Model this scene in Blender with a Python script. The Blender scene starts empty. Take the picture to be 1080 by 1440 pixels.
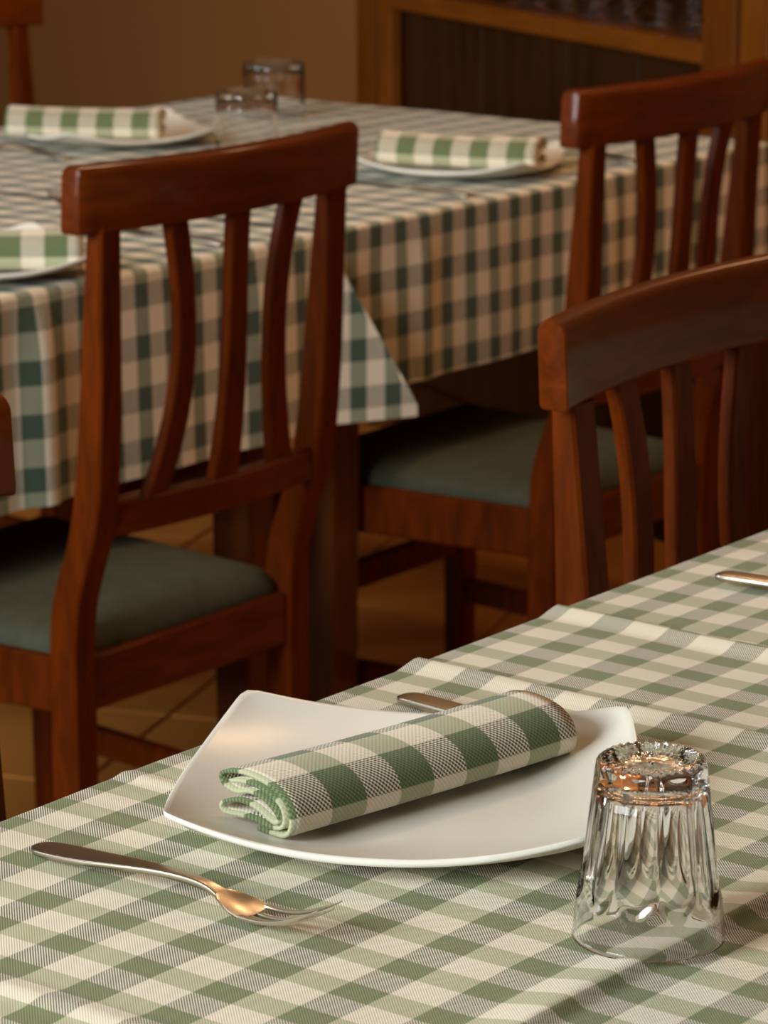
import bpy, math, random
from mathutils import Vector, Matrix

random.seed(7)
R = math.radians
S = bpy.context.scene
COL = S.collection

# ------------------------------------------------------------------ camera
cam_d = bpy.data.cameras.new('camera')
cam = bpy.data.objects.new('camera', cam_d)
COL.objects.link(cam)
cam.location = (0, 0, 1.3477)
cam.rotation_euler = (R(90 - 13.948), 0, R(37.476))
cam_d.sensor_fit = 'VERTICAL'
cam_d.sensor_height = 36.0
cam_d.sensor_width = 27.0
cam_d.lens = 4634.5 * 36.0 / 1440.0
cam_d.clip_start = 0.05
cam_d.dof.use_dof = True
cam_d.dof.focus_distance = 1.76
cam_d.dof.aperture_fstop = 20.0
S.camera = cam

# ------------------------------------------------------------------ world, lights, exposure
S.view_settings.view_transform = 'Standard'
S.view_settings.look = 'None'
S.view_settings.gamma = 1.0
S.view_settings.use_curve_mapping = False
S.view_settings.exposure = -0.06

W = bpy.data.worlds.new('room_ambience')
S.world = W
W.use_nodes = True
bg = W.node_tree.nodes['Background']
bg.inputs[0].default_value = (1.0, 0.60, 0.32, 1)
bg.inputs[1].default_value = 0.015


def area(name, loc, target, sx, sy, power, col):
    d = bpy.data.lights.new(name, 'AREA')
    d.shape = 'RECTANGLE'
    d.size, d.size_y = sx, sy
    d.energy = power
    d.color = col
    o = bpy.data.objects.new(name, d)
    COL.objects.link(o)
    o.location = loc
    o.rotation_euler = (Vector(target) - Vector(loc)).to_track_quat('-Z', 'Y').to_euler()
    return o


# daylight from a window on the left hand side of the room
area('window_and_fill_light', (-1.9, -1.5, 1.98), (-1.4, 1.9, 0.8), 1.7, 1.4, 178, (0.92, 0.965, 0.975))
area('window_and_fill_light', (-4.7, 0.2, 2.2), (-2.9, 3.3, 0.75), 1.5, 1.4, 54, (0.92, 0.965, 0.975))  # added neutral fill to brighten the rear tabletops, not a known window


def lamp(name, loc, power, col, rad):
    d = bpy.data.lights.new(name, 'POINT')
    d.energy = power
    d.color = col
    d.shadow_soft_size = rad
    o = bpy.data.objects.new(name, d)
    COL.objects.link(o)
    o.location = loc


# warm lamps hanging below the ceiling, over the aisle; the last is an added fill to brighten the floor
for lx, ly, lp in ((-2.03, 2.4, 12), (-2.03, 3.35, 27), (-1.7, 4.25, 14)):
    lamp('ceiling_and_fill_light', (lx, ly, 2.45), lp, (1.0, 0.62, 0.34), 0.10)

# ------------------------------------------------------------------ materials
MATS = {}


def node_mat(name):
    m = bpy.data.materials.new(name)
    m.use_nodes = True
    nt = m.node_tree
    return m, nt, nt.nodes['Principled BSDF']


class N:
    """tiny helper around a node tree"""

    def __init__(self, nt):
        self.nt = nt

    def new(self, t, **kw):
        n = self.nt.nodes.new(t)
        for k, v in kw.items():
            setattr(n, k, v)
        return n

    def link(self, a, b):
        self.nt.links.new(a, b)

    def m(self, op, a, b=None, c=None):
        n = self.new('ShaderNodeMath', operation=op)
        for i, v in enumerate((a, b, c)):
            if v is None:
                continue
            if isinstance(v, (int, float)):
                n.inputs[i].default_value = v
            else:
                self.link(v, n.inputs[i])
        return n.outputs[0]

    def mix(self, f, a, b):
        n = self.new('ShaderNodeMix', data_type='RGBA')
        if isinstance(f, (int, float)):
            n.inputs[0].default_value = f
        else:
            self.link(f, n.inputs[0])
        for i, v in ((6, a), (7, b)):
            if isinstance(v, tuple):
                n.inputs[i].default_value = (*v, 1) if len(v) == 3 else v
            else:
                self.link(v, n.inputs[i])
        return n.outputs[2]


CREAM = (0.76, 0.70, 0.55)
SAGE = (0.47, 0.465, 0.295)
DARK = (0.125, 0.175, 0.075)
THREAD = (0.075, 0.085, 0.048)


def gingham(name, pu, pv, lam=0.0018, frac=0.235, dots=False, pal=None):
    """woven check; UVs are metres, a dark check sits centred on UV (0,0)"""
    m, nt, bs = node_mat(name)
    g = N(nt)
    uv = g.new('ShaderNodeUVMap')
    sp = g.new('ShaderNodeSeparateXYZ')
    g.link(uv.outputs[0], sp.inputs[0])
    U, V = sp.outputs[0], sp.outputs[1]

    def stripe(x, p):
        f = g.m('FRACT', g.m('ADD', g.m('DIVIDE', x, p), 100.5))
        d = g.m('ABSOLUTE', g.m('SUBTRACT', f, 0.5))
        mr = g.new('ShaderNodeMapRange')
        g.link(d, mr.inputs[0])
        mr.inputs[1].default_value = frac - 0.008
        mr.inputs[2].default_value = frac + 0.008
        mr.inputs[3].default_value = 1.0
        mr.inputs[4].default_value = 0.0
        return mr.outputs[0]

    su, sv = stripe(U, pu), stripe(V, pv)
    tw = g.m('SINE', g.m('MULTIPLY', g.m('ADD', U, V), 2 * math.pi / lam))
    if dots:
        tw2 = g.m('SINE', g.m('MULTIPLY', g.m('SUBTRACT', U, V), 2 * math.pi / lam))
        tw = g.m('ADD', g.m('MULTIPLY', tw, 0.75), g.m('MULTIPLY', tw2, 0.45))
    mr = g.new('ShaderNodeMapRange')
    g.link(tw, mr.inputs[0])
    mr.inputs[1].default_value = -0.45
    mr.inputs[2].default_value = 0.45
    twm = mr.outputs[0]
    th, d0, d1, s0, s1 = pal or (THREAD, (0.235, 0.264, 0.116), (0.092, 0.116, 0.041), SAGE, (0.40, 0.41, 0.25))
    hatch = g.mix(twm, CREAM, th)
    darkc = g.mix(g.m('MULTIPLY', twm, 0.8), d0, d1)
    sagec = g.mix(g.m('MULTIPLY', twm, 0.35), s0, s1)
    creamc = g.mix(g.m('MULTIPLY', twm, 0.22), CREAM, (0.62, 0.56, 0.41))
    c0 = g.mix(sv, creamc, sagec)
    c1 = g.mix(sv, hatch, darkc)
    col = g.mix(su, c0, c1)
    no = g.new('ShaderNodeTexNoise')
    no.inputs['Scale'].default_value = 14
    g.link(uv.outputs[0], no.inputs['Vector'])
    hsv = g.new('ShaderNodeHueSaturation')
    g.link(col, hsv.inputs['Color'])
    vv = g.m('ADD', g.m('MULTIPLY', no.outputs[0], 0.16), 0.92)
    g.link(vv, hsv.inputs['Value'])
    g.link(hsv.outputs[0], bs.inputs['Base Color'])
    bs.inputs['Roughness'].default_value = 0.85
    bs.inputs['Specular IOR Level'].default_value = 0.25
    bs.inputs['Sheen Weight'].default_value = 0.15
    bp = g.new('ShaderNodeBump')
    bp.inputs['Strength'].default_value = 0.25
    bp.inputs['Distance'].default_value = 0.0003
    g.link(tw, bp.inputs['Height'])
    g.link(bp.outputs[0], bs.inputs['Normal'])
    return m


def wood(name, c_lo, c_hi, rough=0.32, scale=(1.0, 1.0, 1.0), coat=0.35, grain=14.0, coord='Object', dist=4.0):
    m, nt, bs = node_mat(name)
    g = N(nt)
    tc = g.new('ShaderNodeTexCoord')
    mp = g.new('ShaderNodeMapping')
    mp.inputs['Scale'].default_value = scale
    g.link(tc.outputs[coord], mp.inputs[0])
    nz = g.new('ShaderNodeTexNoise')
    nz.inputs['Scale'].default_value = grain
    nz.inputs['Detail'].default_value = 6
    nz.inputs['Roughness'].default_value = 0.6
    nz.inputs['Distortion'].default_value = 0.4
    g.link(mp.outputs[0], nz.inputs['Vector'])
    n2 = g.new('ShaderNodeTexNoise')
    n2.inputs['Scale'].default_value = dist
    g.link(tc.outputs[coord], n2.inputs['Vector'])
    f = g.m('ADD', g.m('MULTIPLY', nz.outputs[0], 0.75), g.m('MULTIPLY', n2.outputs[0], 0.35))
    mr = g.new('ShaderNodeMapRange')
    g.link(f, mr.inputs[0])
    mr.inputs[1].default_value = 0.35
    mr.inputs[2].default_value = 0.75
    g.link(g.mix(mr.outputs[0], c_lo, c_hi), bs.inputs['Base Color'])
    bs.inputs['Roughness'].default_value = rough
    bs.inputs['Coat Weight'].default_value = coat
    bs.inputs['Specular IOR Level'].default_value = 0.06
    bs.inputs['Coat Roughness'].default_value = 0.13
    bp = g.new('ShaderNodeBump')
    bp.inputs['Strength'].default_value = 0.12
    bp.inputs['Distance'].default_value = 0.0006
    g.link(nz.outputs[0], bp.inputs['Height'])
    g.link(bp.outputs[0], bs.inputs['Normal'])
    return m


def plain(name, col, rough=0.5, metal=0.0, spec=0.5, coat=0.0, var=0.06, vscale=30.0):
    m, nt, bs = node_mat(name)
    g = N(nt)
    tc = g.new('ShaderNodeTexCoord')
    nz = g.new('ShaderNodeTexNoise')
    nz.inputs['Scale'].default_value = vscale
    nz.inputs['Detail'].default_value = 4
    g.link(tc.outputs['Object'], nz.inputs['Vector'])
    lo = tuple(c * (1 - var) for c in col)
    hi = tuple(min(1, c * (1 + var)) for c in col)
    g.link(g.mix(nz.outputs[0], lo, hi), bs.inputs['Base Color'])
    bs.inputs['Roughness'].default_value = rough
    bs.inputs['Metallic'].default_value = metal
    bs.inputs['Specular IOR Level'].default_value = spec
    bs.inputs['Coat Weight'].default_value = coat
    return m


def glass_mat(name, tint=(1, 1, 1), rough=0.0):
    m, nt, bs = node_mat(name)
    bs.inputs['Base Color'].default_value = (*tint, 1)
    bs.inputs['Transmission Weight'].default_value = 1.0
    bs.inputs['Roughness'].default_value = rough
    bs.inputs['IOR'].default_value = 1.5
    return m


M_CHAIR = wood('cherry_wood', (0.048, 0.0082, 0.0004), (0.148, 0.0248, 0.0008), 0.5, (3, 3, 0.5), 0.05, 22)
M_RAIL = wood('cherry_wood_rail', (0.048, 0.0082, 0.0004), (0.148, 0.0248, 0.0008), 0.5, (3, 0.4, 3), 0.26, 22)
M_TABLEWOOD = wood('table_wood', (0.06, 0.018, 0.005), (0.12, 0.038, 0.009), 0.4, (3, 3, 0.5), 0.2, 20)
M_PINE = wood('pine_wood', (0.11, 0.030, 0.003), (0.21, 0.062, 0.006), 0.45, (4, 4, 0.5), 0.2, 9)
M_PINE_H = wood('pine_wood_level', (0.11, 0.030, 0.003), (0.21, 0.062, 0.006), 0.45, (0.5, 4, 4), 0.2, 9)
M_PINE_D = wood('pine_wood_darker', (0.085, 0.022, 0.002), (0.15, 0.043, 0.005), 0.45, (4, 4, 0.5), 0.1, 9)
M_PANEL = wood('dark_panel_wood', (0.024, 0.008, 0.0024), (0.048, 0.017, 0.005), 0.5, (4, 4, 0.4), 0.1, 10)
M_SEAT = plain('seat_fabric', (0.060, 0.066, 0.041), 0.9, 0, 0.2, var=0.3, vscale=45)
M_PORCELAIN = plain('porcelain', (0.78, 0.765, 0.685), 0.28, 0, 0.22, coat=0.0, var=0.01)
M_STEEL = plain('steel', (0.52, 0.46, 0.37), 0.32, 1.0, var=0.05, vscale=60)
M_GLASS = glass_mat('clear_glass')
M_WALL = plain('tan_plaster', (0.34, 0.138, 0.038), 0.9, 0, 0.2, var=0.06, vscale=3)
M_TILE = plain('terracotta', (0.62, 0.24, 0.045), 0.5, 0, 0.4, var=0.22, vscale=5)
M_GROUT = plain('grout', (0.10, 0.06, 0.03), 0.9, 0, 0.2, var=0.1)

# ------------------------------------------------------------------ mesh helpers


def mesh_obj(name, verts, faces, mat, parent=None, smooth=35, uvs=None, loc=None):
    me = bpy.data.meshes.new(name)
    me.from_pydata([tuple(v) for v in verts], [], faces)
    if uvs is not None:
        uvl = me.uv_layers.new(name='UVMap')
        for lp in me.loops:
            uvl.data[lp.index].uv = uvs[lp.vertex_index]
    if smooth:
        for p in me.polygons:
            p.use_smooth = True
        if smooth < 180:
            me.set_sharp_from_angle(angle=R(smooth))
    me.materials.append(mat)
    me.update()
    o = bpy.data.objects.new(name, me)
    COL.objects.link(o)
    if parent is not None:
        o.parent = parent
    if loc is not None:
        o.location = loc
    return o


def loft(rings, cap=True, closed=True):
    n = len(rings[0])
    v = [p for r in rings for p in r]
    f = []
    for i in range(len(rings) - 1):
        for j in range(n if closed else n - 1):
            k = (j + 1) % n
            f.append((i * n + j, i * n + k, (i + 1) * n + k, (i + 1) * n + j))
    if cap:
        f.append(tuple(reversed(range(n))))
        f.append(tuple((len(rings) - 1) * n + j for j in range(n)))
    return v, f


def merge(parts):
    V, F = [], []
    for v, f in parts:
        o = len(V)
        V += list(v)
        F += [tuple(i + o for i in q) for q in f]
    return V, F


def octo(x0, x1, y0, y1, c):
    """rectangle with chamfered corners, counter-clockwise"""
    return [(x0 + c, y0), (x1 - c, y0), (x1, y0 + c), (x1, y1 - c), (x1 - c, y1), (x0 + c, y1), (x0, y1 - c), (x0, y0 + c)]


def bbox(x0, x1, y0, y1, z0, z1, c=0.002):
    """box with chamfered edges"""
    def ring(i, z):
        return [(x, y, z) for x, y in octo(x0 + i, x1 - i, y0 + i, y1 - i, c)]
    return loft([ring(c, z0), ring(0, z0 + c), ring(0, z1 - c), ring(c, z1)])


def interp(tab, z):
    if z <= tab[0][0]:
        return tab[0][1:]
    for a, b in zip(tab, tab[1:]):
        if z <= b[0]:
            t = (z - a[0]) / (b[0] - a[0])
            return tuple(p + (q - p) * t for p, q in zip(a[1:], b[1:]))
    return tab[-1][1:]


def catmull(pts, n=6, closed=False):
    out = []
    m = len(pts)
    for i in range(m - 1):
        p0 = pts[max(i - 1, 0)]
        p1, p2 = pts[i], pts[i + 1]
        p3 = pts[min(i + 2, m - 1)]
        for k in range(n):
            t = k / n
            out.append(tuple(0.5 * (2 * b + (c - a) * t + (2 * a - 5 * b + 4 * c - d) * t * t + (3 * b - a - 3 * c + d) * t ** 3)
                             for a, b, c, d in zip(p0, p1, p2, p3)))
    out.append(tuple(pts[-1]))
    return out


def empty(name, loc, rz=0.0):
    o = bpy.data.objects.new(name, None)
    o.empty_display_size = 0.05
    COL.objects.link(o)
    o.location = loc
    o.rotation_euler = (0, 0, rz)
    return o


def tag(o, label, cat, group=None):
    o['label'] = label
    o['category'] = cat
    if group:
        o['group'] = group
    return o


def struct(o):
    o['kind'] = 'structure'
    return o


def copy_tree(o, parent=None):
    c = o.copy()
    COL.objects.link(c)
    c.parent = parent
    for ch in o.children:
        copy_tree(ch, c)
    return c


# ------------------------------------------------------------------ room shell
# the tables stand square to X and Y; the room itself is turned by RA against them
RA = R(-25.6)
ru = Vector((math.cos(RA), math.sin(RA), 0))
rn = Vector((-math.sin(RA), math.cos(RA), 0))


def roomv(u, n, z):
    p = ru * u + rn * n
    return (p.x, p.y, z)


def room_box(u0, u1, n0, n1, z0, z1, c=0.003):
    v, f = bbox(u0, u1, n0, n1, z0, z1, c)
    return [roomv(*p) for p in v], f


# floor slab and its tiles (laid diagonally to the walls)
TS, TA = 0.305, R(20)
floor = struct(mesh_obj('floor', *room_box(-9.5, 3.0, -3.5, 3.25, -0.1, -0.004), M_GROUT, smooth=0))
e1 = Vector((math.cos(TA), math.sin(TA), 0))
e2 = Vector((-math.sin(TA), math.cos(TA), 0))
h = TS / 2 - 0.0025
tv, tf = bbox(-h, h, -h, h, -0.0075, 0.0, 0.0015)
tile0 = None
k1, k2 = -1.566, 4.604
for i in range(-12, 12):
    for j in range(-12, 8):
        c = e1 * (k1 + (i + 0.5) * TS) + e2 * (k2 + (j + 0.5) * TS)
        u, n = c.dot(ru), c.dot(rn)
        if n > 2.95 or n < 0.55 or u < -6.6 or u > -1.9 or n + 0.5 * u < -2.3:
            continue
        if tile0 is None:
            t = tile0 = mesh_obj('tile', tv, tf, M_TILE, floor, smooth=0)
        else:
            t = tile0.copy()
            COL.objects.link(t)
        t.location = (c.x, c.y, random.uniform(-0.0006, 0.0))
        t.rotation_euler = (0, 0, TA + random.choice((0, 1, 2, 3)) * math.pi / 2)

struct(mesh_obj('wall_back', *room_box(-9.5, 3.0, 3.20, 3.35, -0.1, 2.9), M_WALL, smooth=0))
struct(mesh_obj('wall_left', *room_box(-9.6, -9.45, -3.5, 3.35, -0.1, 2.9), M_WALL, smooth=0))
struct(mesh_obj('ceiling', *room_box(-9.5, 3.0, -3.5, 3.35, 2.9, 3.0), plain('ceiling_paint', (0.22, 0.17, 0.11), 0.9), smooth=0))

# ------------------------------------------------------------------ tables and cloths
ZT = 0.75


def make_table(x0, x1, y0, y1, label):
    t = empty('dining_table', ((x0 + x1) / 2, (y0 + y1) / 2, 0))
    tag(t, label, 'table')
    hx, hy = (x1 - x0) / 2, (y1 - y0) / 2
    mesh_obj('tabletop', *bbox(-hx, hx, -hy, hy, 0.715, 0.746, 0.004), M_TABLEWOOD, t)
    a = 0.045
    for s in (-1, 1):
        mesh_obj('apron', *bbox(-hx + a + .05, hx - a - .05, s * (hy - a) - .012, s * (hy - a) + .012, 0.62, 0.7145), M_TABLEWOOD, t)
        mesh_obj('apron', *bbox(s * (hx - a) - .012, s * (hx - a) + .012, -hy + a + .05, hy - a - .05, 0.62, 0.7145), M_TABLEWOOD, t)
        for q in (-1, 1):
            cx, cy = s * (hx - 0.055), q * (hy - 0.055)
            rings = []
            for z, w in ((0, .021), (.004, .024), (.55, .0275), (.60, .029), (.7145, .029)):
                rings.append([(cx + x, cy + y, z) for x, y in octo(-w, w, -w, w, 0.003)])
            mesh_obj('leg', *loft(rings), M_TABLEWOOD, t)
    return t


def cloth(name, x0, x1, y0, y1, drops, mat, org, height=None, zt=ZT, step=0.012, pleats=(), squash=None, cdir=None, dstep=0.012):
    """cloth over the rectangle; drops=(x0,x1,y0,y1) overhang lengths; UV = metres from org (a dark check centre)"""
    dx0, dx1, dy0, dy1 = drops
    r = 0.007

    def axis(a, b, d0, d1, st):
        out = []
        if d0 > 0:
            n = max(2, round(d0 / dstep))
            out += [a - d0 + d0 * i / n for i in range(n)]
            out = [v for v in out if v < a - 0.012] + [a - 0.010, a - 0.007, a - 0.0045, a - 0.002]
        n = max(2, round((b - a) / st))
        out += [a + (b - a) * i / n for i in range(n + 1)]
        if d1 > 0:
            n = max(2, round(d1 / dstep))
            e = [b + d1 * (i + 1) / n for i in range(n)]
            out += [b + 0.002, b + 0.0045, b + 0.007, b + 0.010] + [v for v in e if v > b + 0.012]
        return out

    A, B = axis(x0, x1, dx0, dx1, step), axis(y0, y1, dy0, dy1, step)

    def bend(u):
        th = u / r
        if th < math.pi / 2:
            return r * math.sin(th), r * (1 - math.cos(th))
        return r, r + (u - r * math.pi / 2)

    V, UV = [], []
    for a in A:
        for b in B:
            sx = -1 if a < x0 else (1 if a > x1 else 0)
            sy = -1 if b < y0 else (1 if b > y1 else 0)
            ux = (x0 - a) if sx < 0 else (a - x1 if sx > 0 else 0)
            uy = (y0 - b) if sy < 0 else (b - y1 if sy > 0 else 0)
            X, Y, Z = min(max(a, x0), x1), min(max(b, y0), y1), zt
            if sx and sy:
                m_, M_ = min(ux, uy), max(ux, uy)
                if squash:
                    m_ = min(m_, M_ * squash)
                d = cdir if cdir else (0.7071, 0.7071)
                o_, dn = bend(M_)
                oo, _ = bend(M_)
                k = 1 if ux >= uy else 0
                X += sx * (d[0] * m_ + (oo if k else 0.0) * 0.7)
                Y += sy * (d[1] * m_ + (0.0 if k else oo) * 0.7)
                Z -= dn
            elif sx or sy:
                u = ux + uy
                o_, dn = bend(u)
                w = 0.0
                for (side, pos, amp, wid) in pleats:
                    if side == ('x' if sx else 'y'):
                        q = (b if sx else a) - pos
                        w += amp * math.exp(-(q / wid) ** 2) * min(1, dn / 0.06)
                w += 0.0022 * math.sin((b if sx else a) * 31 + 1.3) * min(1, dn / 0.1) + 0.02 * dn * 1.0
                X += sx * (o_ + w)
                Y += sy * (o_ + w)
                Z -= dn
            if height:
                k = 1.0
                if sx or sy:
                    k = max(0.0, 1 - (ux + uy) / 0.02)
                Z += height(X, Y) * k
            V.append((X, Y, Z))
            UV.append((a - org[0], b - org[1]))
    nb = len(B)
    F = [(i * nb + j, (i + 1) * nb + j, (i + 1) * nb + j + 1, i * nb + j + 1) for i in range(len(A) - 1) for j in range(nb - 1)]
    o = mesh_obj(name, V, F, mat, smooth=180, uvs=UV)
    return o


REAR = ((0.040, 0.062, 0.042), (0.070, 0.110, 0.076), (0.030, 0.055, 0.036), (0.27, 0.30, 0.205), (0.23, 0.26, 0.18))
NAPK = (THREAD, (0.155, 0.200, 0.090), (0.060, 0.090, 0.036), (0.41, 0.42, 0.265), (0.35, 0.37, 0.23))
M_GF1 = gingham('gingham_front', 0.05065, 0.0384)
M_GF2 = gingham('gingham_front_second', 0.0384, 0.05065)
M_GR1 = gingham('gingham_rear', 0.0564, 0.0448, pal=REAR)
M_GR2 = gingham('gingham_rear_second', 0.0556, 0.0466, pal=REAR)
M_NAP = gingham('gingham_napkin', 0.0450, 0.0490, lam=0.0027, dots=True, frac=0.25, pal=NAPK)


def bump(x, c, wl, wr, amp):
    d = (x - c) / (wl if x < c else wr)
    return amp * math.exp(-d * d)


def ramp(x, a, b, c, amp):
    """an ironed-in crease: climbs from a to b, falls off again to c"""
    if x <= a or x >= c:
        return 0.0
    t = (x - a) / (b - a) if x < b else (c - x) / (c - b)
    return amp * (t * t * (3 - 2 * t) * 0.5 + t * 0.5)


def hfront(X, Y):
    z = 0.0
    z += ramp(Y, 1.580, 1.6005, 1.612, 0.0046) * (0.9 + 0.1 * math.sin(X * 9))
    z += ramp(Y, 1.316, 1.324, 1.334, 0.0018) * max(0.0, min(1.0, (-1.13 - X) / 0.05))
    z += ramp(Y, 1.038, 1.053, 1.069, 0.0022)
    k = max(0.0, min(1.0, (Y - 1.02) / 0.15)) * max(0.0, min(1.0, (1.62 - Y) / 0.25))
    xc = -0.806 + 0.003 * math.sin(Y * 14)
    z += ramp(X, xc - 0.030, xc, xc + 0.009, 0.0050) * k
    z += 0.0005 * math.sin(X * 23 + 1.7 * math.sin(Y * 11)) * math.sin(Y * 17 + 0.6)
    z += 0.0002 * math.sin(X * 47 + Y * 39)
    z += ramp(Y, 1.738, 1.757, 1.767, 0.0046)
    q = max(0.0, min(1.0, (Y - 1.758) / 0.010))
    return (max(z, -0.0012) + 0.0015) * (1 - q) + 0.0004 * q


def hfront2(X, Y):
    z = -0.0012 * max(0.0, min(1.0, (1.772 - Y) / 0.012))
    z += 0.0005 * math.sin(X * 21 + 1.1) * math.sin(Y * 13)
    return z + 0.0025


FX0, FX1 = -1.200, -0.40
make_table(FX0 - 0.002, FX1, 0.42, 1.745, 'nearest dining table, wholly covered by the sharply focused green checked cloth')
make_table(FX0 - 0.002, FX1, 1.765, 2.90, 'dining table joined on behind the nearest one, under checked cloth at right')
c1 = cloth('tablecloth', FX0, FX1, 0.42, 1.775, (0.2, 0.2, 0.2, 0), M_GF1, (-1.0485, 1.0728), hfront, step=0.0030)
tag(c1, 'green and cream checked tablecloth in the foreground under the white plate and glass', 'tablecloth')
c2 = cloth('tablecloth', FX0, FX1, 1.7595, 2.90, (0.2, 0.2, 0, 0.2), M_GF2, (-1.1581, 1.7804), hfront2, step=0.0045)
tag(c2, 'green checked tablecloth at the right edge, beyond a crease, below the near chair', 'tablecloth')

RX0, RX1 = -3.27, -2.332
make_table(RX0, RX1 - 0.004, 1.72, 2.905, 'rear dining table behind the left chair, its dark leg below the checked cloth')
make_table(RX0, RX1 - 0.004, 2.955, 3.90, 'rear dining table at right, joined on, with dark legs behind the slatted chairs')
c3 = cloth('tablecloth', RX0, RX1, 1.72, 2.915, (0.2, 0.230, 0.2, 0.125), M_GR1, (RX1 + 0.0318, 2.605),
           lambda X, Y: 0.0006 * math.sin(X * 20) * math.sin(Y * 17), step=0.015,
           pleats=(('x', 2.445, 0.012, 0.016), ('x', 2.41, -0.006, 0.02), ('x', 2.80, 0.006, 0.05)), squash=0.58, cdir=(0.45, 0.893))
tag(c3, 'blurred green checked tablecloth whose hanging corner flap points down between the rear chairs', 'tablecloth')
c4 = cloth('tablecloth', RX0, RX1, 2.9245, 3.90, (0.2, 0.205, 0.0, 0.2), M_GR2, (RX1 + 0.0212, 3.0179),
           lambda X, Y: 0.0006 * math.sin(X * 19) * math.sin(Y * 15), step=0.015,
           pleats=(('x', 3.11, 0.007, 0.014), ('x', 3.5, 0.006, 0.04), ('x', 3.02, -0.004, 0.03)))
tag(c4, 'blurred green checked tablecloth on the rear right table behind the right hand chair', 'tablecloth')

# ------------------------------------------------------------------ chairs
# local frame: +x is the way the sitter faces, +y his left, z up, origin on the floor below the rear edge of the back posts
POST = [(0.0, 0.000, 0.0330), (0.30, 0.000, 0.0355), (0.43, 0.000, 0.0355), (0.46, -0.001, 0.0345), (0.50, -0.010, 0.0235),
        (0.53, -0.024, 0.0095), (0.575, -0.036, -0.002), (0.62, -0.041, -0.0085), (0.68, -0.0455, -0.014), (0.735, -0.047, -0.0195),
        (0.848, -0.0505, -0.0308), (0.8526, -0.0505, -0.0308), (0.8535, -0.0515, -0.0355), (0.872, -0.0515, -0.0355)]
HY, PW = 0.168, 0.0165          # post centre at the seat and half width
HT = 0.174                       # post centre at the top rail
RH = 0.2125                      # half length of the top rail


def rail_x(y):
    return -0.0430 + 0.0280 * (y * y - HT * HT) / (RH * RH)


def low_x(y):
    return -0.0170 - 0.0180 * (1 - (y / HY) ** 2)


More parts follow.
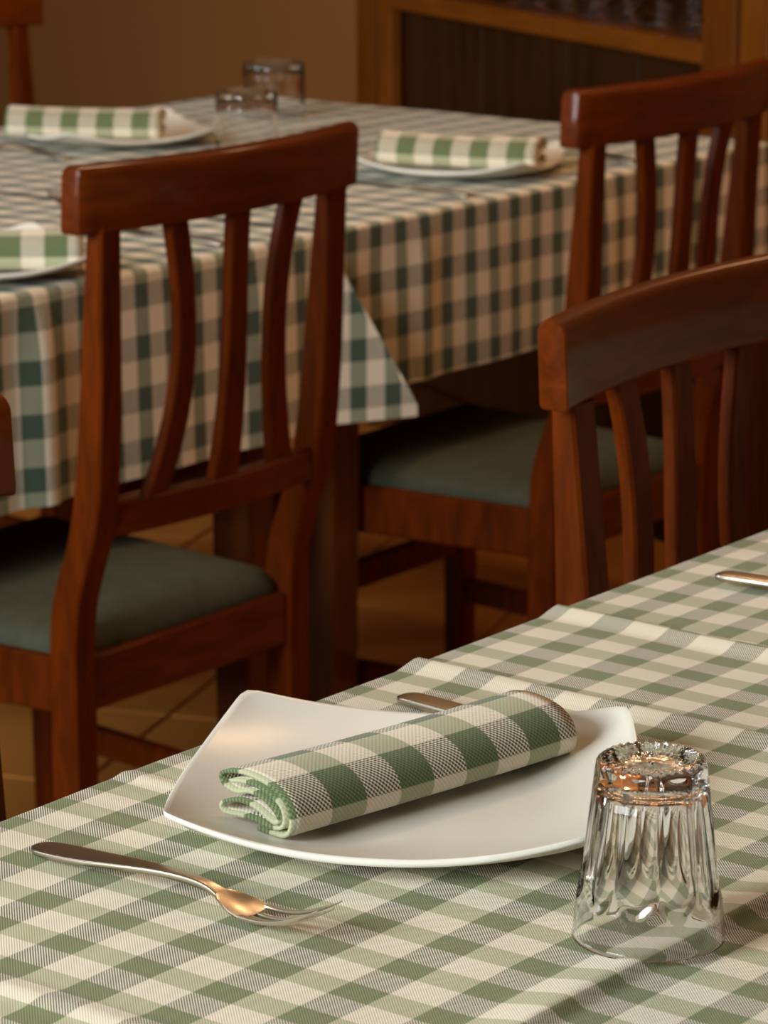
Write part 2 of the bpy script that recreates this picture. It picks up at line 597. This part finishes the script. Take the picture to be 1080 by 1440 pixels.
def make_chair():
    t = empty('dining_chair', (0, 0, 0))
    zs = [0.0, .004] + [0.06 * i for i in range(1, 8)] + [.43 + 0.0125 * i for i in range(1, 35)] + [0.872]
    zs = sorted(zs + [0.848, 0.8526, 0.8535])
    for s in (-1, 1):
        rings = []
        for z in zs:
            # smooth the table a little
            a = [interp(POST, z + d) for d in (-0.022, -0.011, 0, 0.011, 0.022)]
            xr, xf = sum(q[0] for q in a) / 5, sum(q[1] for q in a) / 5
            if z > 0.83:
                xr, xf = interp(POST, z)
            w = PW - (0.002 if z < .004 else 0) - 0.0012 * max(0, (z - 0.5) / 0.36)
            rings.append([(x, s * (HY + (HT - HY) * max(0, (z - .45) / .4)) + y, z) for x, y in octo(xr, xf, -w, w, 0.0025)])
        mesh_obj('back_post', *loft(rings), M_CHAIR, t, smooth=30)
    # top rail
    prof = []
    z0, z1, th = 0.853, 0.919, 0.0125
    for a in range(0, 181, 15):
        prof.append((th * math.cos(R(a)), z1 - 0.0115 + 0.0115 * math.sin(R(a))))
    for a in range(180, 271, 30):
        prof.append((-th + 0.004 + 0.004 * math.cos(R(a)), z0 + 0.004 + 0.004 * math.sin(R(a))))
    for a in range(270, 361, 30):
        prof.append((th - 0.004 + 0.004 * math.cos(R(a)), z0 + 0.004 + 0.004 * math.sin(R(a))))
    ys = [-RH, -RH + .0015] + [-RH + .0015 + (2 * RH - .003) * i / 28 for i in range(1, 28)] + [RH - .0015, RH]
    rings = []
    for i, y in enumerate(ys):
        k = 0.88 if i in (0, len(ys) - 1) else 1.0
        zc = (z0 + z1) / 2
        kz = 0.96 if k < 1 else 1.0
        rings.append([(rail_x(y) + x * k - (z - zc) * 0.05, y, zc + (z - zc) * kz) for x, z in prof])
    mesh_obj('top_rail', *loft(rings), M_RAIL, t, smooth=40)
    # lower back rail
    rings = []
    for i in range(17):
        y = -HY + 0.012 + (2 * HY - 0.024) * i / 16
        rings.append([(low_x(y) + x, y, z) for x, z in octo(-.010, .010, .547, .582, .003)])
    mesh_obj('lower_rail', *loft(rings), M_RAIL, t, smooth=40)
    # three slats, the outer two bowed towards the middle
    for tab, wtab in (([(-.100,), (-.070,), (-.091,)], (.034, .028, .029)), ([(0,), (0,), (0,)], (.040, .031, .029)), ([(.100,), (.070,), (.091,)], (.034, .028, .029))):
        rings = []
        for i in range(15):
            q = i / 14
            z = 0.574 + (0.861 - 0.574) * q
            y0, ym, y1 = tab[0][0], tab[1][0], tab[2][0]
            y = y0 * (1 - q) * (1 - 2 * q) + 4 * ym * q * (1 - q) + y1 * q * (2 * q - 1)
            w = (wtab[0] * (1 - q) * (1 - 2 * q) + 4 * wtab[1] * q * (1 - q) + wtab[2] * q * (2 * q - 1)) / 2
            xa, xb = low_x(y0), rail_x(y1)
            x = xa + (xb - xa) * q - 0.010 * math.sin(math.pi * q) * (1 - q)
            rings.append([(x + a, y + b, z) for a, b in octo(-.0065, .0065, -w, w, .0022)])
        mesh_obj('slat', *loft(rings), M_CHAIR, t, smooth=30)
    # seat frame
    FXL, FY = 0.405, 0.205
    mesh_obj('seat_rail', *bbox(0.004, 0.026, -HY + PW, HY - PW, 0.362, 0.420, .003), M_RAIL, t)
    mesh_obj('seat_rail', *bbox(FXL - 0.014, FXL + 0.012, -FY + .0175, FY - .0175, 0.362, 0.420, .003), M_RAIL, t)
    for s in (-1, 1):
        rings = []
        for x, y in ((0.034, HY + 0.002), (FXL - 0.017, FY)):
            rings.append([(x, s * y + a, z) for a, z in octo(-.0115, .0115, 0.362, 0.420, .003)])
        mesh_obj('seat_rail', *loft(rings), M_CHAIR, t)
        rings = []
        for z, w in ((0, .0135), (.004, .0150), (.36, .0175), (.419, .0175), (.422, .0155)):
            rings.append([(FXL + x, s * FY + y, z) for x, y in octo(-w, w, -w, w, .003)])
        mesh_obj('leg', *loft(rings), M_CHAIR, t)
        rings = []
        for x, y in ((0.030, HY), (FXL - 0.014, FY - .002)):
            rings.append([(x, s * y + a, z) for a, z in octo(-.008, .008, 0.165, 0.197, .002)])
        mesh_obj('stretcher', *loft(rings), M_CHAIR, t)
    mesh_obj('stretcher', *bbox(FXL - .008, FXL + .008, -FY + .014, FY - .014, 0.232, 0.268, .002), M_CHAIR, t)
    # upholstered seat
    rings = []

    def outline(ins):
        c = [(0.040 + ins, -HY - .004 + ins), (FXL - .004 - ins, -FY + .004 + ins), (FXL - .004 - ins, FY - .004 - ins), (0.040 + ins, HY + .004 - ins),
             (0.012 + ins, HY - PW - .006 - ins), (0.012 + ins, -HY + PW + .006 + ins)]
        out = []
        n = len(c)
        for i in range(n):
            p0, p1, p2 = Vector(c[i - 1]), Vector(c[i]), Vector(c[(i + 1) % n])
            rr = 0.012
            a = p1 + (p0 - p1).normalized() * rr
            b = p1 + (p2 - p1).normalized() * rr
            for k in range(4):
                q = k / 3
                p = a * (1 - q) ** 2 + p1 * 2 * q * (1 - q) + b * q * q
                out.append((p.x, p.y))
            nxt = p2 + (p1 - p2).normalized() * rr
            for k in range(1, 6):
                p = b.lerp(nxt, k / 6)
                out.append((p.x, p.y))
        return out
    for ins, z in ((.002, .405), (.001, .424), (.004, .432), (.010, .438), (.025, .443), (.05, .4465), (.09, .449), (.12, .450)):
        rings.append([(x, y, z) for x, y in outline(ins)])
    mesh_obj('seat_cushion', *loft(rings), M_SEAT, t, smooth=180)
    return t


chair0 = make_chair()


def place_chair(x, y, rz, label, group=None, first=[True]):
    """x, y: world place of the rear edge of the back posts on the centre line"""
    c = chair0 if first[0] else copy_tree(chair0)
    first[0] = False
    c.location = (x, y, 0)
    c.rotation_euler = (0, 0, rz)
    tag(c, label, 'chair', group)
    return c


place_chair(-2.136, 2.470, math.pi, 'brown slatted wooden chair at left with green seat, facing the rear table', 'slatted dining chairs')
place_chair(-2.112, 3.258, math.pi + R(1.0), 'dark slatted wooden chair at upper right, partly hidden by the nearer chair', 'slatted dining chairs')
place_chair(-1.268, 2.102, R(1), 'nearest slatted wooden chair at right, its back rail end lit orange, behind the foreground table', 'slatted dining chairs')
place_chair(-1.402, 1.260, R(0), 'wooden chair cut off by the left edge, only its rounded rail end showing', 'slatted dining chairs')
place_chair(-3.500, 3.520, R(0), 'far dark wooden chair in the top left corner beyond the rear table', 'slatted dining chairs')

# ------------------------------------------------------------------ plates


def plate_mesh():
    RC, RM = 0.159, 0.1265
    def outR(phi):
        a = (phi + math.pi / 4) % (math.pi / 2) - math.pi / 4       # angle from mid edge, corner at 45 deg
        # edge: arc through mid (RM) and corner (RC at 45)
        hx = RC * math.sin(math.pi / 4)
        sag = RM - hx
        t = math.tan(a)
        x = RM
        for _ in range(12):
            y = x * t
            x = RM - sag * (y / hx) ** 2
        r = x / math.cos(a)
        # round the corner a little
        e = max(0.0, abs(a) - R(41.5)) / R(3.5)
        return r - 0.0022 * e * e
    nphi = 160
    ph = [2 * math.pi * i / nphi for i in range(nphi)]
    rr = [outR(p) for p in ph]
    rings = []

    def rim(i):
        q = max(0, min(1, (rr[i] - RM) / (RC - .0022 - RM)))
        return 0.0165 + 0.0145 * q ** 1.15

    def top(i, rho):
        z = 0.0065
        k = max(0.0, (rho - 0.50) / 0.50)
        rm_ = rim(i) * k + 0.0205 * (1 - k)
        return z + (rm_ - z) * k ** 1.75

    def rad(i, rho):
        w = max(0.0, min(1.0, (rho - 0.5) / 0.5))
        w = w * w * (3 - 2 * w)
        return rho * (rr[i] * w + 0.136 * (1 - w))
    for rho in (0.02, .25, .48, .56, .64, .72, .80, .87, .93, .97, .988):
        rings.append([(rad(i, rho) * math.cos(ph[i]), rad(i, rho) * math.sin(ph[i]), top(i, rho)) for i in range(nphi)])
    for rho, dz in ((.998, -.0010), (1.0, -.0026), (.996, -.0042), (.98, -.0050)):
        rings.append([(rad(i, rho) * math.cos(ph[i]), rad(i, rho) * math.sin(ph[i]), rim(i) + dz) for i in range(nphi)])
    for rho in (.92, .85, .77, .69, .62):
        rings.append([(rad(i, rho) * math.cos(ph[i]), rad(i, rho) * math.sin(ph[i]), max(.0012, top(i, rho) - .0052)) for i in range(nphi)])
    for rho, z in ((.60, 0.0), (.57, 0.0), (.555, .0018), (.02, .0018)):
        rings.append([(rad(i, rho) * math.cos(ph[i]), rad(i, rho) * math.sin(ph[i]), z) for i in range(nphi)])
    v, f = loft(rings)
    return v, [tuple(reversed(q)) for q in f]


def place_plate(x, y, z, rz, label, first=[None]):
    if first[0] is None:
        o = first[0] = mesh_obj('plate', *plate_mesh(), M_PORCELAIN, smooth=60)
    else:
        o = first[0].copy()
        COL.objects.link(o)
    o.location = (x, y, z)
    o.rotation_euler = (0, 0, rz)
    tag(o, label, 'plate', 'square white plates')
    return o


ZC = ZT + 0.0022
place_plate(-1.0355, 1.3725, ZC, R(29), 'sharp square white plate with upturned corners in the foreground, under the near napkin')
place_plate(-2.493, 3.411, ZT + .0008, R(20), 'blurred white plate on the rear right table between two chair backs')
place_plate(-2.463, 2.480, ZT + .0008, R(61), 'blurred white plate cut off by the left edge, nearer of the two at left')
place_plate(-3.040, 3.362, ZT + .0008, R(62), 'blurred white plate at upper left, far side of the rear table beside the glasses')

# ------------------------------------------------------------------ rolled napkins


def napkin_mesh(L=0.213):
    P = [(.2, .12), (1.3, .10), (2.2, .18), (2.62, .55), (2.72, 1.1), (2.45, 1.72), (1.75, 2.22), (.7, 2.52), (-.6, 2.62), (-1.7, 2.50), (-2.5, 2.28),
         (-2.72, 2.02), (-2.45, 1.66), (-1.6, 1.50), (-.6, 1.70), (.4, 1.62), (1.3, 1.28), (1.75, .92), (1.55, .66), (1.0, .78), (.1, 1.12), (-1.0, 1.22),
         (-2.0, 1.02), (-2.6, .78), (-2.68, .5), (-2.3, .36), (-1.3, .44), (-.1, .46), (1.0, .34), (1.9, .50), (2.22, .95), (2.0, 1.55), (1.3, 1.95),
         (.2, 2.2), (-1.0, 2.16), (-1.9, 1.98)]
    path = catmull([(a * 0.01, b * 0.01) for a, b in P], 5)
    s = [0.0]
    for a, b in zip(path, path[1:]):
        s.append(s[-1] + math.hypot(b[0] - a[0], b[1] - a[1]))
    n = 30
    V, UV, F = [], [], []
    for i in range(n + 1):
        d = L * i / n
        k = 1 + 0.03 * math.sin(math.pi * i / n) - 0.02 * i / n
        for (p, z), sv in zip(path, s):
            V.append((d - L / 2 + 0.0015 * math.sin(sv * 60), -p * k, z * 1.16 * (1 - 0.06 * math.sin(math.pi * i / n)) + 0.0014))
            UV.append((sv - 0.0425, d - 0.0405))
    m = len(path)
    for i in range(n):
        for j in range(m - 1):
            F.append((i * m + j, (i + 1) * m + j, (i + 1) * m + j + 1, i * m + j + 1))
    return V, F, UV


def place_napkin(x, y, z, rz, label, first=[None], sc=(1, 1.15, 1.25)):
    if first[0] is None:
        v, f, uv = napkin_mesh()
        o = first[0] = mesh_obj('napkin', v, f, M_NAP, smooth=180, uvs=uv)
        md = o.modifiers.new('cloth_thickness', 'SOLIDIFY')
        md.thickness = 0.0021
        md.offset = 0
    else:
        o = first[0].copy()
        COL.objects.link(o)
    o.location = (x, y, z)
    o.rotation_euler = (0, 0, rz)
    o.scale = sc
    tag(o, label, 'napkin', 'rolled checked napkins')
    return o


AX = math.atan2(0.984, 0.178)
# the profile's +p side looks towards the camera: axis direction reversed by half a turn keeps it there
place_napkin(-1.041, 1.375, ZC + .0100, AX + 0, 'rolled green checked cloth napkin lying in focus on the foreground plate', sc=(1, 1, 1))
place_napkin(-2.478, 3.394, ZT + .0100, R(18), 'blurred rolled checked napkin on the rear right plate, dark spiral end towards the right')
place_napkin(-2.425, 2.466, ZT + .0100, R(37), 'blurred rolled checked napkin on the plate cut off by the left edge')
place_napkin(-3.052, 3.313, ZT + .0100, R(29), 'blurred rolled checked napkin at upper left on the far plate')

# ------------------------------------------------------------------ drinking glasses


def lathe(prof, n, f=None, fz=None):
    rings = []
    for r, z in prof:
        ring = []
        for i in range(n):
            a = 2 * math.pi * i / n
            rad = r if f is None else f(r, z, a)
            ring.append((rad * math.cos(a), rad * math.sin(a), z if fz is None else fz(r, z, a)))
        rings.append(ring)
    return rings


def fluted_glass():
    H, n, nf = 0.0860, 160, 10
    out = []
    for i in range(45):
        z = 0.0012 + (0.0800 - 0.0012) * i / 44
        r = 0.0386 - 0.0098 * (z / 0.080) ** 1.05
        out.append((r, z))
    out = [(0.0376, 0.0), (0.0384, 0.0004)] + out + [(0.0284, .0825), (0.0270, .0846), (0.0248, .0857), (0.0222, .0860), (0.0205, .0856), (0.0190, .0843), (0.012, .0832), (0.001, .0828)]

    def f(r, z, a):
        if z < .012 or z > .0855:
            return r
        q = ((a * nf / (2 * math.pi)) % 1.0) * 2 - 1           # -1..1 across a flute
        zb = 0.0175 + 0.010 * q * q                             # rounded foot of each flute
        k = max(0.0, min(1.0, (z - zb) / 0.006))
        k = k * k * (3 - 2 * k)
        if z > .080:
            k *= max(0, (0.0858 - z) / .0058)
        return r - k * 0.0021 * (1 - q * q) - 0.0003 * k
    ro = lathe(out, n, f, lambda r, z, a: z + (0.0005 * math.cos(32 * a) if (z > .0838 and .0185 < r < .0255) else 0.0))
    inn = [(0.001, .0735), (.010, .0735), (.018, .0731), (0.0225, .0720), (0.0245, .0695), (0.0256, .064)]
    for i in range(1, 24):
        z = .064 * (1 - i / 23)
        inn.append((0.0256 + (0.0366 - 0.0256) * (1 - z / .064), max(z, .0004)))
    ri = lathe(inn, n)
    return loft(ro + ri + [ro[0]], cap=False)


def smooth_glass(rb, rt_, H, t=0.0022, base=0.009):
    out = [(rb - .0008, 0), (rb, .0006)]
    for i in range(1, 10):
        out.append((rb + (rt_ - rb) * i / 10, (H - .008) * i / 10))
    out += [(rt_, H - .008), (rt_ - .0006, H - .004), (rt_ - .0028, H - .001), (rt_ - .007, H), (rt_ - .014, H - .0006), (rt_ - .020, H - .0016), (.001, H - .002)]
    inn = [(.001, H - base), (rt_ - .014, H - base - .0003), (rt_ - .006, H - base - .002), (rt_ - t - .0006, H - base - .006)]
    for i in range(1, 8):
        q = i / 8
        inn.append((rt_ + (rb - rt_) * q - t, (H - base - .006) * (1 - q) + 0.0004))
    inn.append((rb - t, .0002))
    ro, ri = lathe(out, 48), lathe(inn, 48)
    return loft(ro + ri + [ro[0]], cap=False)


gl = mesh_obj('tumbler', *fluted_glass(), M_GLASS, smooth=60)
gl.location = (-0.8245, 1.2895, ZT + 0.0042)
gl.scale = (0.985, 0.985, 1.075)
gl.rotation_euler = (0, 0, R(37.5 - 90 + 2))
tag(gl, 'upturned fluted clear glass tumbler in the foreground, right of the plate', 'glass')
g1 = mesh_obj('tumbler', *smooth_glass(.0425, .0415, .083), M_GLASS, smooth=50, loc=(-2.825, 3.383, ZT + .001))
tag(g1, 'nearer of two blurred upturned tumblers, just above the left chair back', 'glass', 'upturned plain tumblers')
g2 = mesh_obj('tumbler', *smooth_glass(.0455, .0445, .080), M_GLASS, smooth=50, loc=(-3.039, 3.701, ZT + .001))
tag(g2, 'farther of two blurred upturned tumblers, against the tan wall', 'glass', 'upturned plain tumblers')

# ------------------------------------------------------------------ cutlery
# local frame: x from handle end to tip, z up from the table


def sweep_strip(tab, nsub=4, n=16):
    """tab rows: x, centre z, half width, half thickness, dish (edge lift) -> lens shaped loft"""
    pts = catmull(tab, nsub)
    rings = []
    for x, z, w, t, dsh in pts:
        ring = []
        for k in range(n):
            a = 2 * math.pi * k / n
            cy, cz = math.cos(a), math.sin(a)
            y = w * math.copysign(abs(cy) ** 0.5, cy)
            ring.append((x, y, z + t * math.copysign(abs(cz) ** 0.4, cz) + dsh * (y / max(w, 1e-6)) ** 2))
        rings.append(ring)
    return loft(rings)


def make_fork():
    t = empty('fork', (0, 0, 0))
    hd = [(0.0, .0028, .0035, .0012, .0), (.003, .0028, .0068, .0016, .0), (.012, .0032, .0092, .0019, .0), (.035, .0050, .0090, .0020, .0), (.060, .0078, .0070, .0020, 0),
          (.085, .0102, .0046, .0020, 0), (.105, .0108, .0034, .0021, 0), (.120, .0098, .0036, .0019, 0), (.131, .0064, .0050, .0009, .0006)]
    mesh_obj('handle', *sweep_strip(hd), M_STEEL, t, smooth=60)
    bowl = [(.127, .0080, .0052, .0014, .0006), (.133, .0056, .0082, .0012, .0018), (.139, .0036, .0104, .0011, .0024), (.145, .0024, .0110, .0010, .0024), (.148, .0020, .0110, .0010, .0022)]
    mesh_obj('head', *sweep_strip(bowl), M_STEEL, t, smooth=60)
    for k in range(4):
        yk = (-1.5 + k) * 0.0062
        tab = []
        for x, z, w in ((.147, .0020, .0017), (.158, .0022, .0016), (.170, .0046, .0015), (.182, .0094, .0013), (.191, .0140, .0010), (.195, .0164, .0005)):
            tab.append((x, z, w, .0010 if x < .19 else .0005, 0))
        lift = .0022 * (abs(yk) / .009) ** 2
        v, f = sweep_strip(tab, 3, 8)
        v = [(p[0], p[1] + yk * (1 - 0.10 * max(0, p[0] - .15) / .045), p[2] + lift) for p in v]
        mesh_obj('tine', v, f, M_STEEL, t, smooth=60)
    return t


def make_knife():
    t = empty('table_knife', (0, 0, 0))
    hd = [(0.0, .0030, .0035, .0015, 0), (.003, .0031, .0070, .0022, 0), (.012, .0034, .0086, .0027, 0), (.045, .0036, .0082, .0028, 0), (.085, .0034, .0060, .0026, 0), (.100, .0032, .0052, .0024, 0)]
    mesh_obj('handle', *sweep_strip(hd), M_STEEL, t, smooth=60)
    bl = [(.098, .0030, .0050, .0016, 0), (.108, .0026, .0085, .0010, 0), (.140, .0022, .0096, .0008, 0), (.175, .0020, .0094, .0007, 0), (.195, .0018, .0070, .0006, 0), (.205, .0016, .0020, .0004, 0)]
    mesh_obj('blade', *sweep_strip(bl), M_STEEL, t, smooth=60)
    return t


fork0, knife0 = make_fork(), make_knife()
fork0.scale = (1.06, 1.06, 1.06)


def place_cut(proto, used, x, y, rz, z, label, cat, group):
    o = proto if not used else copy_tree(proto)
    o.location = (x, y, z)
    o.rotation_euler = (0, 0, rz)
    tag(o, label, cat, group)
    return o


place_cut(fork0, False, -1.1510, 1.1990, R(-3), ZT + .0022, 'steel fork lying tines up in focus at the front left of the plate', 'fork', 'steel forks')
place_cut(knife0, False, -1.1550, 1.5240, R(-6), ZT + .0045, 'steel knife behind the foreground plate, only its handle tip showing past the napkin', 'knife', 'steel table knives')
place_cut(knife0, True, -1.1520, 1.8800, R(4), ZT + .0055, 'steel knife cut off by the right edge on the checked cloth before the near chair', 'knife', 'steel table knives')
place_cut(knife0, True, -2.3420, 3.2270, R(172), ZT + .0012, 'blurred knife on the rear right table, in front of the plate', 'knife', 'steel table knives')
place_cut(knife0, True, -2.3450, 2.7670, R(173), ZT + .0012, 'blurred knife seen between the slats of the left chair', 'knife', 'steel table knives')
place_cut(fork0, True, -2.5080, 2.8350, R(168), ZT + .0012, 'blurred fork with bright tines showing behind the left napkin', 'fork', 'steel forks')
place_cut(fork0, True, -2.3450, 3.6000, R(170), ZT + .0012, 'blurred fork glimpsed between the slats of the right hand chair', 'fork', 'steel forks')
place_cut(fork0, True, -2.9600, 3.1750, R(172), ZT + .0012, 'blurred fork at the left edge in front of the far napkin', 'fork', 'steel forks')

# ------------------------------------------------------------------ pine cabinet with glasses
CN = 2.75
cab = empty('pine_cabinet', roomv(-4.6, CN, 0), RA)
tag(cab, 'pine cabinet with dark panels and an open shelf of glasses, top right', 'cabinet')


def cpart(name, u0, u1, n0, n1, z0, z1, mat, parent=cab, c=0.003):
    v, f = bbox(u0 + 4.6, u1 + 4.6, n0 - CN, n1 - CN, z0, z1, c)
    return mesh_obj(name, v, f, mat, parent, smooth=0)


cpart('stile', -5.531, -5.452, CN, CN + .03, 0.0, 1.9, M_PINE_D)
cpart('stile', -5.450, -5.400, CN + .006, CN + .03, 0.0, 1.9, M_PINE)
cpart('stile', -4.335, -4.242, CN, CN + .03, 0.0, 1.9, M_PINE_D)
cpart('stile', -4.239, -4.160, CN + .008, CN + .03, 0.0, 1.9, M_PINE)
cpart('stile', -3.918, -3.820, CN, CN + .03, 0.0, 1.9, M_PINE)
cpart('shelf_edge', -5.399, -4.336, CN + .002, CN + .028, 0.790, 0.824, M_PINE_H)
cpart('shelf', -5.50, -3.85, CN + .0285, CN + .38, 0.798, 0.822, M_PINE_H)
cpart('kick_rail', -5.399, -4.336, CN + .020, CN + .04, 0.0, 0.10, M_PANEL)
for a, b in ((-5.398, -5.10), (-5.097, -4.802), (-4.798, -4.57), (-4.567, -4.338)):
    cpart('panel_board', a, b, CN + .032, CN + .045, 0.10, 0.796, M_PANEL)
for a, b in ((-4.158, -4.040), (-4.037, -3.920)):
    cpart('door_board', a, b, CN + .014, CN + .03, 0.02, 1.9, M_PINE)
cpart('side_panel', -5.531, -5.508, CN + .031, CN + .41, 0.0, 1.9, M_PINE)
cpart('side_panel', -3.842, -3.820, CN + .031, CN + .41, 0.0, 1.9, M_PINE)
cpart('back_panel', -5.507, -3.843, CN + .385, CN + .40, 0.0, 1.9, M_PANEL)
cpart('top_board', -5.55, -3.80, CN - .02, CN + .41, 1.9, 1.93, M_PINE_H)


def stem_glass():
    out = [(.001, 0), (.030, 0), (.033, .0010), (.032, .0022), (.015, .0042), (.006, .009), (.0042, .020), (.0040, .050), (.0050, .064), (.012, .071), (.024, .081), (.032, .096), (.035, .115), (.034, .14), (.031, .165)]
    inn = [(.0295, .165), (.0325, .14), (.0335, .115), (.0305, .097), (.022, .083), (.010, .0745), (.001, .073)]
    v, f = loft(lathe(out, 24) + lathe(inn, 24), cap=True)
    return v, f


sg = None
k = 0
ordn = ('first', 'second', 'third', 'fourth', 'fifth', 'sixth', 'seventh', 'eighth', 'ninth', 'tenth')
for row, (nn, du) in enumerate(((CN + .09, 0.0), (CN + .18, .05), (CN + .27, .01))):
    for i in range(10):
        u = -5.305 + 0.100 * i + du + random.uniform(-.008, .008)
        if u > -4.385:
            continue
        if sg is None:
            o = sg = mesh_obj('stem_glass', *stem_glass(), M_GLASS, smooth=60)
        else:
            o = sg.copy()
            COL.objects.link(o)
        o.location = roomv(u, nn + random.uniform(-.006, .006), 0.8225)
        rowname = ('front', 'middle', 'back')[row]
        tag(o, 'clear stem glass on the cabinet shelf, %s row, %s from the left' % (rowname, ordn[i]), 'glass', 'stem glasses on the cabinet shelf')
